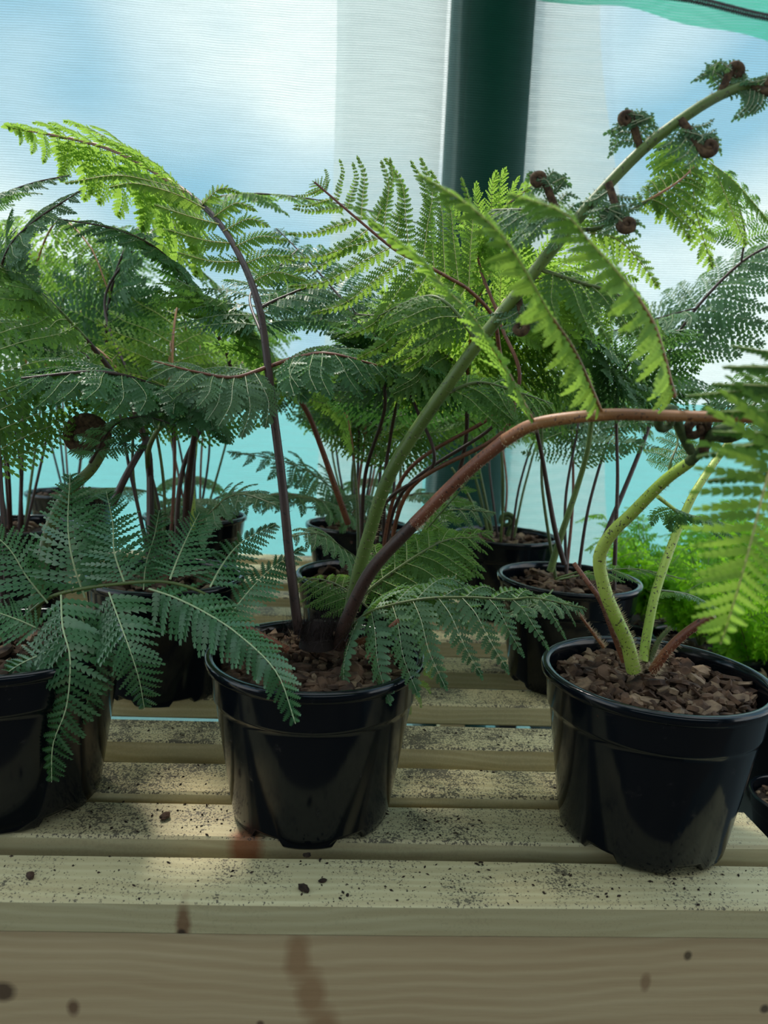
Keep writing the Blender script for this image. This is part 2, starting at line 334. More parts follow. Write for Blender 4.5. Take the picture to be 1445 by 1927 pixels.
# ------------------------------------------------------------------ pots and bark
PH, PR = .146, .0955
def lathe(prof, seg=96, notch=None):
    V = []; a = np.arange(seg)*2*PI/seg
    for k, (r, z) in enumerate(prof):
        for t in a:
            zz = z
            if notch and z < .006 and r > .056 and any(abs((t-c+PI) % (2*PI)-PI) < .19 for c in notch): zz = z+.006
            V.append((r*math.cos(t), r*math.sin(t), zz))
    n = len(prof); i, j = np.meshgrid(np.arange(n-1), np.arange(seg), indexing='ij'); j2 = (j+1) % seg
    return np.array(V), np.stack([i*seg+j, i*seg+j2, (i+1)*seg+j2, (i+1)*seg+j], -1).reshape(-1, 4)
PROF = [(0, .004), (.055, .004), (.058, .0), (.0665, .0), (.0700, .0035), (.0716, .012), (.0860, .1050), (.0868, .1090), (.0876, .1098), (.0884, .1104), (.0890, .113), (.0916, .1355), (.0920, .1375),
        (.0945, .1378), (.0958, .1392), (.0960, .1440), (.0950, .1458), (.0930, .1462), (.0895, .1458), (.0885, .1445), (.0880, .138), (.0840, .105), (.069, .008), (0, .008)]
potV, potF = lathe(PROF, 96, [i*PI/3+.35 for i in range(6)])
pot_me = None
def chips(n, R, z0, seed, big=1.0):
    r_ = random.Random(seed); b_ = MB()
    b2, f2 = lathe([(0, z0+.004), (R*.5, z0+.002), (R*.85, z0-.001), (R, z0-.004)], 40); b_.add(b2, f2[:, ::-1], 2)
    for i in range(n):
        rr = R*math.sqrt(r_.random())*.96; th = r_.uniform(0, 2*PI)
        Ls = big*(r_.uniform(.003, .0065) if r_.random() < .68 else r_.uniform(.006, .013)); Ws = Ls*r_.uniform(.45, .85); T_ = r_.uniform(.0008, .0022)
        k = r_.randint(5, 8); ang = sorted(r_.uniform(0, 2*PI) for _ in range(k))
        ang = [2*PI*q/k+r_.uniform(-.3, .3) for q in range(k)]
        V = []; bend = r_.uniform(-25, 25)
        for s in (1, -1):
            for a in ang:
                q = r_.uniform(.8, 1.1) if s == 1 else 1; x = Ls*math.cos(a)*q; y = Ws*math.sin(a)*q
                V.append((x, y, s*T_+bend*x*x))
        V.append((0, 0, T_*1.5)); F = [[j, (j+1) % k, 2*k] for j in range(k)] + [[k+j, k+(j+1) % k, (j+1) % k, j] for j in range(k)] + [[k+j for j in range(k)][::-1]]
        M_ = Matrix.Rotation(r_.uniform(0, 2*PI), 3, 'Z') @ Matrix.Rotation(r_.gauss(0, .38), 3, 'X') @ Matrix.Rotation(r_.gauss(0, .38), 3, 'Y')
        c = np.array([rr*math.cos(th), rr*math.sin(th), z0+r_.uniform(.001, .010)-.004*(rr/R)**2])
        b_.add(np.array(V)@np.array(M_).T+c, F, 1 if r_.random() < .30 else 0)
    return b_
def potted(pxy=None, label='', name='potted_tree_fern', pos=None, nch=720, lod=0, seed=0, scale=1.0):
    global pot_me
    if pos is None: c = Q(pxy[0], pxy[1], BZ+PH*scale); pos = (c[0], c[1], BZ)
    root = empty(name, pos); tag(root, label, 'potted fern', 'tree ferns in black pots')
    if pot_me is None:
        b_ = MB(); b_.add(potV, potF); o = b_.build('pot', root, [POT]); pot_me = o.data
    else: o = link('pot', pot_me, root)
    o.rotation_euler[2] = seed*.7
    o.scale = (scale,)*3
    m_ = chips(nch, .083, .129, 100+seed, 1.0 if nch > 200 else 1.35).build('bark_mulch', root, [BARK, BARKL, SOIL], False); m_['kind'] = 'stuff'; m_.scale = (scale,)*3
    root['_p'] = 1; del root['_p']
    return root

# ------------------------------------------------------------------ fronds
def pinnule_template(nl, notch=.20):
    V = []; F = []; env = lambda x: (1-x)**.55*(.80+.5*x)+.03
    for i in range(nl+1): V.append((i/nl, 0, 0))
    for s in (1, -1):
        b0 = len(V)
        for i in range(nl+1):
            x = i/nl; V.append((min(x+.0, 1), s*env(min(x, .999))*notch, -.10*env(x)))
        for i in range(nl):
            for q, h in ((.30, .80), (.82, 1.0)):
                x = (i+q)/nl; V.append((x+.30/nl, s*env(min(x, .99))*h, (.12 if h < .95 else -.16)*env(x)))
        for i in range(nl):
            f = [i, i+1, b0+i+1, b0+nl+1+2*i+1, b0+nl+1+2*i, b0+i]
            F.append(f if s == -1 else f[::-1])
    V = np.array(V, float); V[:, 2] += 0
    return V, np.array(F)
TPL = {k: pinnule_template(k) for k in (2, 3, 5, 7)}
class Blade:
    def __init__(s, seed, wf=.66): s.wf = wf; s.o = []; s.d = []; s.w = []; s.n = []; s.L = []; s.W = []; s.ribs = MB(); s.r = np.random.RandomState(seed); s.tips = []
    def pinna(s, pts, nrm, hw, pairs, ang=22, droop=.12, twist=0.0, ribr=.0005, base=.55, jit=.07, curl=0.0):
        p, ln = curve(pts, 24); T = tangents(p); n0 = np.broadcast_to(nrmz(nrm), T.shape) if np.ndim(nrm) == 1 else nrm
        n0 = nrmz(n0 - T*np.sum(n0*T, 1)[:, None]); S = np.cross(T, n0)
        if twist:
            a = np.linspace(0, twist, len(T))[:, None]; n0, S = n0*np.cos(a)+S*np.sin(a), S*np.cos(a)-n0*np.sin(a)
        s.ribs.tube(p, np.linspace(ribr, ribr*.35, 24), 4, cap=False)
        k = np.arange(pairs); t = .03+.97*(k+.3)/pairs; pitch = ln/pairs
        prof = np.minimum(1, base+(t/.22)*(1-base))*np.clip(1-t, 0, 1)**.45*(1+.25*(t < .6)*(0.6-t)) 
        idx = t*23; i0 = np.clip(idx.astype(int), 0, 22); fr_ = (idx-i0)[:, None]
        lerp = lambda A: A[i0]*(1-fr_)+A[i0+1]*fr_
        O, Tt, Nn, Ss = lerp(p), nrmz(lerp(T)), nrmz(lerp(n0)), nrmz(lerp(S))
        for sg in (1, -1):
            a = np.radians(ang + 26*t + s.r.randn(pairs)*jit*40)[:, None]
            d = nrmz(sg*Ss*np.cos(a) + Tt*np.sin(a) - Nn*(droop+s.r.randn(pairs, 1)*jit*1.2))
            wd = nrmz(np.cross(Nn, d)); nn = nrmz(np.cross(d, wd)); roll = (s.r.randn(pairs, 1)*jit*2.4)
            wd, nn = wd*np.cos(roll)+nn*np.sin(roll), nn*np.cos(roll)-wd*np.sin(roll)
            s.o.append(O+sg*Ss*0); s.d.append(d); s.w.append(wd); s.n.append(nn)
            s.L.append(np.maximum(hw*prof*(1+s.r.randn(pairs)*jit), .002)); s.W.append(np.minimum(pitch*s.wf, .0125)*(.62+.38*prof/ max(prof.max(), 1e-6)))
        s.o.append(p[-3:-2]); s.d.append(T[-1:]); s.w.append(S[-1:]); s.n.append(n0[-1:]); s.L.append(np.array([pitch*1.6])); s.W.append(np.array([pitch*.5]))
    def build(s, name, parent, lod, leaf, origin, curl=.0):
        V0, F0 = TPL[lod]
        o, d, w_, n_ = (np.concatenate(x) for x in (s.o, s.d, s.w, s.n)); L_, W_ = np.concatenate(s.L), np.concatenate(s.W)
        c = s.r.uniform(.02, .30, len(L_))+curl
        X = V0[None, :, 0]*L_[:, None]; Yv = V0[None, :, 1]*W_[:, None]; Z = V0[None, :, 2]*W_[:, None]*3.0 - c[:, None]*L_[:, None]*V0[None, :, 0]**2
        V = o[:, None] + X[..., None]*d[:, None] + Yv[..., None]*w_[:, None] + Z[..., None]*n_[:, None]
        m = len(V0); F = (F0[None]+np.arange(len(o))[:, None, None]*m).reshape(-1, 6)
        b_ = MB(); b_.add(V.reshape(-1, 3), F, 0); nr = s.ribs
        b_.V += nr.V; off = b_.n
        b_.F += [f+off for f in nr.F]; b_.S += nr.S; b_.M += [np.ones_like(x) for x in nr.M]; b_.n += nr.n
        return b_.build(name, parent, [LEAF[leaf], RIB[leaf]], True, origin)
UP = np.array([0, 0, 1.0])
def add_stem(parent, pts, r0, r1, mt, origin, hairs=0, mt2=None, split=1.0, hl=.004, name='stem', seed=0, hm=None, taper=1.0, sides=10, frm=0.0, to=1.0):
    p, ln = curve(pts, 60); t = np.linspace(0, 1, 60); R = r0+(r1-r0)*t**taper
    b_ = MB(); ks = int(59*split)
    b_.tube(p[:ks+1], R[:ks+1], sides)
    if ks < 57: b_.tube(p[ks:], R[ks:], sides, 2)
    if hairs:
        q = np.random.RandomState(seed+5); T = tangents(p)
        tt = (q.rand(hairs)**1.6)*.97; ii = (tt*59).astype(int); dd = q.randn(hairs, 3); dd = nrmz(dd-T[ii]*np.sum(dd*T[ii], 1)[:, None])
        h = hl*(q.rand(hairs)*.7+.4)[:, None]*(1-.55*tt[:, None]); o0 = p[ii]+dd*R[ii][:, None]*.9; tip = o0+dd*h+T[ii]*h*.25; sd_ = np.cross(T[ii], dd)*.00018+T[ii]*.0001
        V = np.stack([o0-sd_, o0+sd_, tip], 1).reshape(-1, 3); b_.add(V, np.arange(hairs*3).reshape(-1, 3), 1)
    return b_.build(name, parent, [STEM[mt], hm or HAIR, STEM[mt2 or mt]], True, origin)
fseed = [0]
def frond(root, pts, start=.4, L_=.12, n=12, leaf='mid', stem='brown', r0=.0022, r1=.0006, hwf=.27, lod=3, nh=None, droop=.25, fwd=25, skip=(), hairs=0, pp=None, sides=(1, 1), flat=0.0, hl=.004, tipL=.15, dense=1.0, pdroop=.12, rise=0.0, hm=None, shape=None, stem2=None, wf=.62, foot=None):
    fseed[0] += 1; sd_ = fseed[0]; q = np.random.RandomState(sd_+77); O = np.array(root.location)
    p, ln = curve(pts, 80); T = tangents(p)
    bl = Blade(sd_, wf)
    N0 = np.array(nh if nh is not None else UP, float)[None]; N0 = nrmz(N0-T*np.sum(N0*T, 1)[:, None]); S = np.cross(T, N0)
    for k in range(n):
        u = (k+.2)/n; i = int((start+(1-start)*u)*79)
        s_ = (math.sin(min(1, (u+.28)/.55)*PI/2))*(1-u)**.75 + tipL*(1-u)*.3+.04
        for sg, on in ((1, sides[0]), (-1, sides[1])):
            if not on or (k, sg) in skip: continue
            Lk = L_*s_*(1+q.randn()*.06)*on; a = math.radians(fwd+22*u+q.randn()*5)
            d = nrmz(sg*S[i]*math.cos(a)+T[i]*math.sin(a)+N0[i]*(rise+q.randn()*.07))
            base = p[min(i+(0 if sg > 0 else 1), 79)]; g = np.array([0, 0, -1.0])
            pp_ = [base, base+d*Lk*.35+g*Lk*droop*.10, base+d*Lk*.70+g*Lk*droop*.45, base+nrmz(d+T[i]*.15)*Lk+g*Lk*droop*1.0]
            np_ = max(4, int((pp or 17)*dense*(.35+.65*s_)))
            bl.pinna(pp_, nrmz(N0[i]+q.randn(3)*.10), Lk*hwf if not shape else shape*s_, np_, droop=pdroop, ribr=.00045 if Lk > .05 else .0003)
    bl.pinna([p[-5], p[-3], p[-1]], N0[-1], L_*.12, 5, ribr=.0003)
    fr_ = bl.build('frond', root, lod, leaf, O)
    add_stem(fr_, pts, r0, r1, stem, O, hairs, stem2 or {'young_lit': 'orange', 'mid': 'olive', 'lush': 'green'}.get(leaf, stem), start if start > .3 else 1.0, hl, seed=sd_, hm=hm)
    if foot:                    # its stipe down to the pot
        c = O+np.array([foot*.02, .005, .125]); a = np.array(pts[0], float); h = a[2]-c[2]
        t_ = nrmz(np.array(pts[1], float)-a)
        add_stem(fr_, [c, c+(a-c)*.25+[0, 0, h*.22], a-t_*.05-[0, 0, h*.10], a], r0*1.5, r0, stem, O, 0, name='stem', seed=sd_+900)
    return fr_
def leafy(root, specs, leaf='young_lit', lod=5, curl=0.0, name='frond', origin=None):  # explicit pinnae: (pts, normal, half width, pairs, kwargs)
    fseed[0] += 1; bl = Blade(fseed[0]); O = np.array(origin if origin is not None else root.location)
    for sp in specs: bl.pinna(sp[0], sp[1], sp[2], sp[3], **(sp[4] if len(sp) > 4 else {}))
    return bl.build(name, root, lod, leaf, O, curl)
def crosier(parent, base, tip, r, origin, turns=1.5, R=.010, m=None, plane=None, sign=1, name='fiddlehead', hairs=220):
    base, tip = np.array(base), np.array(tip); T = nrmz(tip-base); pl = nrmz(np.cross(T, fw if plane is None else plane))*sign
    stem_, _ = curve([base, (base+tip)/2+pl*R*.1, tip], 12); a = np.linspace(0, turns*2*PI, int(26*turns)); rad = R*(1-.78*a/a[-1])
    c = tip+pl*R
    sp = c[None]+rad[:, None]*(-np.cos(a)[:, None]*pl+np.sin(a)[:, None]*T)
    sp = sp+nrmz(np.cross(T, pl))[None]*(a[:, None]/a[-1])*R*.35
    pts = np.vstack([stem_, sp[1:]]); rr = np.concatenate([np.full(12, r), np.linspace(r*1.15, r*.65, len(sp)-1)])
    b_ = MB(); b_.tube(pts, rr, 8); q = np.random.RandomState(int(abs(base[0])*9999) % 9999)
    ii = q.randint(6, len(pts), hairs); dd = nrmz(q.randn(hairs, 3)); h = r*.6; o0 = pts[ii]+dd*rr[ii][:, None]*.8; tp = o0+dd*h; sd_ = nrmz(np.cross(dd, T))*.00018
    b_.add(np.stack([o0-sd_, o0+sd_, tp], 1).reshape(-1, 3), np.arange(hairs*3).reshape(-1, 3), 1)
    return b_.build(name, parent, [m or FIDDLE, DHAIR], True, origin)
def PP(*a): return [P(*x) for x in a]

# ================================================================== the plants
#PLANTS
A = potted((595, 1225), 'front centre potted tree fern with tall green diagonal stem and arching red stem', seed=1)
B = potted((1232, 1262), 'potted tree fern at front right with bristly lime green stems and bark-filled black pot', seed=2)
C = potted((25, 1200), 'potted tree fern at front left whose broad dark green frond droops over its black pot', seed=3, nch=260)
D = potted((312, 1079), 'potted tree fern behind the front left pot, blackish stems under a flat dark canopy', seed=4, nch=200)
I = potted((695, 1079), 'potted tree fern directly behind the front centre pot, reddish stem leaning left', seed=5, nch=200)
J = potted((1070, 1085), 'potted tree fern behind the front right pot, with thin blackish stems and one green stem', seed=6, nch=200)
E = potted((368, 968), 'potted tree fern far back behind the dark-stemmed fern, left of the white gap', seed=7, nch=120)
K = potted((950, 1005), 'potted tree fern in the back with a small curled crosier over its bark', seed=8, nch=160)
H = potted((672, 985), 'potted tree fern in the back middle, just left of the diagonal green stem', seed=9, nch=120)
G = potted((30, 985), 'potted tree fern at the far left edge in the second row', seed=10, nch=120)
Fp = potted((135, 925), 'potted tree fern farthest back on the left against the netting', seed=12, nch=100)

# ---- A: the front centre plant
a1 = [(655,1168,.625),(672,1090,.615),(695,1005,.60),(740,880,.57),(860,700,.54),(950,582,.52),(1080,420,.50),(1200,290,.49),(1300,212,.48),(1370,172,.48),(1412,160,.48)]
a1w = PP(*a1)
st = add_stem(A, a1w, .0064, .0032, 'green', A.location, 900, hl=.005, name='frond_stem', seed=3)
tagst = st
sp = []
# stalks with curled tips along the big stem, each with tiny unfolding leaves
for (b, t_, s, R_) in (((1207,285,.49),(1188,222,.49),1,.0052),((1352,182,.48),(1374,130,.48),-1,.0052),((1062,428,.50),(1022,335,.50),1,.0052),((1280,225,.48),(1322,285,.475),1,.0058),((1145,345,.49),(1166,425,.48),1,.0060),((1408,160,.48),(1440,172,.475),1,.0065),((975,560,.52),(990,615,.51),-1,.0055)):
    crosier(st, P(*b), P(*t_), .0026, A.location, 1.25, R_*.8, FIDDLE, None, s)
    b, t_ = np.array(P(*b)), np.array(P(*t_))
    for k in range(7):
        u = .15+.13*k; o = b+(t_-b)*u; sg = 1 if k % 2 else -1; ln = .020*(1.1-u*.5)
        sd_ = nrmz(np.cross(nrmz(t_-b), fw))*sg; e1 = o+sd_*ln*.6+nrmz(t_-b)*ln*.25; e2 = o+sd_*ln+nrmz(t_-b)*ln*.1+np.array([0, 0, -.003])
        sp.append(([o, e1, e2], -fw+np.array([0, 0, .5]), .0060, 8))
    for k in range(5):
        o = b+(t_-b)*.85+nrmz(np.array([rnd.uniform(-1, 1), rnd.uniform(-1, 1), rnd.uniform(-1, 1)]))*.004
        sp.append(([o, o+np.array([rnd.uniform(-.01, .01), 0, .004]), o+np.array([rnd.uniform(-.016, .016), 0, rnd.uniform(-.006, .008)])], -fw, .0045, 6))
lf = leafy(st, sp, 'grey', 2, name='unfolding_leaflet', origin=A.location)
# side pinnae of the big stem
hn = np.array([-.1,-.9,.35])
leafy(A, [(PP((1290,262,.52),(1300,330,.51),(1315,420,.505),(1342,505,.505)), hn, .024, 18, dict(base=.8)),
          (PP((1262,262,.53),(1252,320,.52),(1238,372,.515)), hn, .016, 9, dict(base=.8)),
          (PP((1350,330,.52),(1378,400,.51),(1405,462,.51)), hn, .014, 16, {}),
          (PP((1335,305,.53),(1385,345,.52),(1450,420,.51)), np.array([.2,-.5,.8]), .016, 16, {}),
          (PP((1190,392,.50),(1225,375,.50),(1260,400,.50),(1300,450,.50)), hn, .014, 12, {}),
          (PP((1105,438,.50),(1150,445,.50),(1190,475,.50),(1240,540,.50)), hn, .015, 14, {}),
          (PP((1120,440,.50),(1115,395,.505),(1130,360,.51)), hn, .014, 10, {})], 'young_lit', 5)
for pts, L_, n, leaf, lod, so_ in (
    ([(1075,432,.50),(1130,428,.50),(1200,388,.50),(1272,345,.505),(1310,310,.515)], .030, 8, 'young_lit', 3, .55),
    ([(1080,420,.50),(1040,405,.50),(985,395,.51),(925,395,.53)], .040, 9, 'grey', 3, .1),
    ([(1010,505,.51),(1085,530,.50),(1170,560,.50),(1250,640,.49)], .045, 10, 'mid', 3, .1),
    ([(900,645,.53),(840,570,.54),(790,560,.56),(700,600,.58)], .055, 10, 'mid', 3, .1),
    ([(830,745,.545),(900,720,.55),(980,740,.55),(1040,760,.56)], .050, 9, 'mid', 3, .1)):
    frond(A, PP(*pts), so_, L_, n, leaf, 'olive', .0016, .0005, lod=lod, nh=(0, -.55, .8) if leaf != 'young_lit' else (-.15, -.9, .45), droop=.45, pp=13, hairs=0)
# arching red stem
a2 = [(635,1218,.60),(655,1160,.59),(700,1072,.57),(780,985,.54),(870,895,.51),(950,828,.48),(1010,797,.46),(1130,781,.43),(1250,782,.41),(1445,787,.37),(1600,790,.35)]
s2 = add_stem(A, PP(*a2[:4]), .0060, .0050, 'brown', A.location, 500, hl=.0055, name='frond_stem', seed=4, hm=DHAIR)
add_stem(A, PP(*a2[3:6]), .0050, .0045, 'red', A.location, 400, hl=.0045, name='frond_stem', seed=14)
s2b = add_stem(A, PP(*a2[5:]), .0045, .0024, 'orange', A.location, 700, hl=.0034, name='frond_stem', seed=5)
UPF = np.array([0, -.45, .9])
p1 = PP((1003,795,.46),(955,700,.43),(925,650,.42),(885,590,.41),(840,545,.40),(790,485,.40),(735,445,.405),(680,400,.41),(603,350,.42))
p2 = PP((1132,778,.43),(1085,670,.395),(1040,600,.375),(1000,530,.36),(950,450,.35),(880,385,.345),(788,327,.345))
p3 = PP((1268,745,.41),(1235,625,.375),(1200,560,.36),(1160,510,.35),(1110,455,.345),(1060,400,.345),(960,365,.345))
leafy(A, [(p1[:8], np.array([.85,.05,.5]), .021, 34, dict(ribr=.0010, base=.3, ang=18, droop=.05)),
          (p2, np.array([.25,-.75,.6]), .029, 36, dict(twist=.2, ribr=.0010, base=.35)),
          (p3, np.array([.15,-.80,.6]), .034, 32, dict(twist=.2, ribr=.0010, base=.5))], 'young_lit', 7)
for q in (p1, p2, p3): add_stem(A, q[:3], .0014, .0010, 'orange', A.location, 60, hl=.002, name='pinna_stem')
p4 = PP((1530,770,.34),(1470,830,.325),(1442,905,.315),(1410,1030,.31),(1385,1120,.31),(1356,1212,.315))
p5 = PP((1640,600,.36),(1560,660,.35),(1500,760,.34),(1480,900,.33))
leafy(A, [(p4, np.array([.18,-.92,.3]), .040, 24, dict(ribr=.0009, base=.8, ang=4, droop=.05)),], 'young_lit', 7)
leafy(A, [([P(x0,y0,.35),P((x0+x1)/2,(y0+y1)/2-4,.34),P(x1,y1,.335)], np.array([.05,-.6,.8]), .0085, 20, dict(ribr=.0007, base=.6, ang=30, droop=.25)) for (x0,y0,x1,y1) in
   ((1560,690,1375,650),(1560,740,1340,722),(1560,782,1330,775),(1560,830,1340,812),(1560,815,1310,860),(1560,880,1330,905),(1560,730,1290,745),(1520,700,1360,690))], 'mid', 5)
# tall blackish stem with the backlit frond
frond(A, PP((562,1192,.60),(545,1050,.60),(530,900,.60),(515,780,.60),(503,680,.61),(488,580,.62),(455,490,.64),(400,405,.67),(310,335,.71),(190,275,.76),(15,238,.82)),
      .62, .135, 16, 'young_lit', 'brown', .0044, .0010, lod=5, sides=(1, .50), nh=(.10, .40, .80), stem2='orange', droop=.28, fwd=20, hairs=500, hm=DHAIR, hwf=.25, pp=22, pdroop=.05)
fn = np.array([0, -.85, .5]); kw = dict(base=.8, ribr=.0007, droop=.05)
leafy(A, [(PP(*q), fn, h_, k_, kw) for q, h_, k_ in (
    (((474,530,.63),(520,512,.63),(575,528,.63)), .013, 15), (((458,497,.64),(510,480,.64),(555,492,.64)), .013, 14), (((440,465,.645),(490,445,.645),(540,452,.645)), .013, 14),
    (((420,435,.655),(468,412,.655),(505,425,.655)), .012, 12), (((402,408,.665),(445,382,.665),(480,395,.665)), .011, 11), (((380,385,.675),(415,355,.675),(450,362,.675)), .010, 10),
    (((455,492,.64),(400,492,.63),(335,475,.625)), .012, 16), (((435,458,.65),(385,452,.64),(315,432,.63)), .012, 16), (((412,422,.66),(360,408,.65),(290,385,.64)), .012, 17),
    (((385,392,.67),(330,365,.66),(255,345,.65),(205,352,.64)), .012, 20), (((350,360,.68),(300,345,.67),(220,330,.66),(120,345,.65)), .009, 24))], 'young_lit', 5)
frond(D, PP((395,600,.84),(345,520,.80),(290,465,.77),(210,430,.75),(110,412,.74)), .12, .075, 12, 'old_shaded', 'brown', .0022, .0006, lod=5, nh=(0,-.45,.85), droop=.25, foot=.5)
frond(A, PP((488,580,.62),(530,560,.63),(590,540,.64),(640,560,.65)), .1, .05, 8, 'old_shaded', 'brown', .0015, .0006, lod=3, nh=(0,-.4,.9))
frond(A, PP((506,690,.61),(560,672,.60),(620,665,.58),(720,690,.57)), .12, .085, 9, 'old_shaded', 'red', .0018, .0006, lod=5, nh=(0,-.35,.95), droop=.3)
frond(A, PP((506,690,.61),(440,710,.59),(370,700,.57),(290,680,.56)), .12, .070, 9, 'grey', 'red', .0018, .0006, lod=5, nh=(0,-.45,.95), droop=.3)
frond(A, PP((497,640,.62),(470,560,.68),(505,520,.72),(560,470,.78)), .1, .08, 10, 'old_shaded', 'brown', .0015, .0006, lod=3, nh=(0,-.4,.9))
# low fronds of A
frond(A, PP((660,1180,.62),(700,1150,.60),(790,1128,.58),(880,1124,.57),(960,1128,.56),(1005,1125,.56),(1100,1145,.56)), .05, .082, 10, 'grey', 'olive', .0016, .0006, lod=5, nh=(.05,-.50,.85), droop=.55, pp=15)
frond(A, PP((670,1130,.63),(740,1075,.64),(830,1020,.66),(900,1010,.67)), .1, .075, 9, 'mid', 'olive', .0015, .0006, lod=5, nh=(0,-.5,.8), droop=.4)
frond(A, PP((740,1180,.62),(770,1230,.66),(785,1290,.68),(762,1345,.68)), .3, .030, 7, 'mid', 'olive', .0010, .0005, lod=3, nh=(0,-.8,.4), droop=.3)
for pts in ([(540,1222,.585),(490,1195,.57),(440,1168,.56)], [(660,1215,.60),(720,1190,.58),(750,1168,.57)]): add_stem(A, PP(*pts), .0034, .0022, 'red', A.location, 300, hl=.004, name='broken_stem')
fz = MB(); q = np.random.RandomState(3); o_ = np.array(P(597,1192,.60)); k = 900; dd = nrmz(q.randn(k,3)*[1,1,1]+[0,0,1.4]); o0 = o_+q.randn(k,3)*[.012,.010,.002]; tp = o0+dd*q.uniform(.008,.026,(k,1)); sd_ = nrmz(np.cross(dd,[.3,.2,.9]))*.0004
fz.add(np.stack([o0-sd_, o0+sd_, tp],1).reshape(-1,3), np.arange(k*3).reshape(-1,3)); fz.tube([o_-[0,0,.012], o_+[0,0,.004], o_+[0,0,.012]], [.016,.013,.004], 14)
fz.build('crown', A, [simple('crown_fuzz', (.018,.010,.008), .8, .3)], True, A.location)

# ---- B: front right
b1 = [(1192,1262,.575),(1180,1210,.57),(1160,1165,.565),(1138,1110,.56),(1128,1050,.555),(1150,1005,.545),(1190,965,.53),(1250,905,.50),(1300,868,.48)]
s = add_stem(B, PP(*b1), .0062, .0040, 'lime', B.location, 1300, hl=.0055, name='frond_stem', seed=6)
crosier(s, P(1298,868,.48), P(1338,822,.45), .0040, B.location, 1.3, .010, FIDDLEG, None, -1)
crosier(s, P(1325,850,.46), P(1330,800,.45), .0032, B.location, 1.2, .008, FIDDLE, None, 1)
crosier(s, P(1300,850,.46), P(1268,775,.44), .0030, B.location, 1.2, .008, FIDDLEG, None, 1)
for pts, r0, r1, m_ in (([(1210,1245,.60),(1218,1190,.61),(1235,1110,.62),(1270,1010,.64),(1300,940,.65),(1332,888,.66),(1380,820,.68)], .0046, .0032, 'lime'),
        ([(1228,1262,.57),(1258,1222,.555),(1292,1190,.545),(1342,1157,.53)], .0042, .0034, 'red'),
        ([(1175,1245,.58),(1150,1180,.58),(1130,1130,.585),(1105,1095,.59),(1080,1060,.60)], .0030, .0020, 'red'),
        ([(1136,1218,.60),(1115,1190,.60),(1085,1150,.60)], .0018, .0010, 'orange'), ([(1222,1245,.60),(1240,1205,.60),(1262,1180,.60)], .0026, .0018, 'olive')):
    add_stem(B, PP(*pts), r0, r1, m_, B.location, 380, hl=.0055, name='frond_stem', seed=int(r0*1e5))
frond(B, PP((1238,935,.52),(1280,965,.53),(1320,975,.54),(1380,990,.55)), .2, .045, 8, 'grey', 'lime', .0016, .0006, lod=3, droop=.3)
frond(B, PP((1380,820,.68),(1420,760,.69),(1470,700,.70),(1550,650,.72)), .02, .11, 10, 'grey', 'olive', .0022, .0006, lod=3, droop=.3)
frond(B, PP((1255,915,.50),(1262,870,.50),(1275,830,.51),(1262,780,.52)), .2, .030, 7, 'mid', 'green', .0012, .0006, lod=3, droop=.3)
frond(B, PP((1240,1110,.63),(1300,1120,.66),(1360,1150,.68)), .2, .03, 7, 'grey', 'olive', .0010, .0005, lod=2, droop=.3)
frond(B, PP((1090,1075,.60),(1050,1090,.62),(1180,1070,.63),(1290,1090,.64)), .35, .03, 8, 'mid', 'olive', .0010, .0005, lod=3, droop=.2)

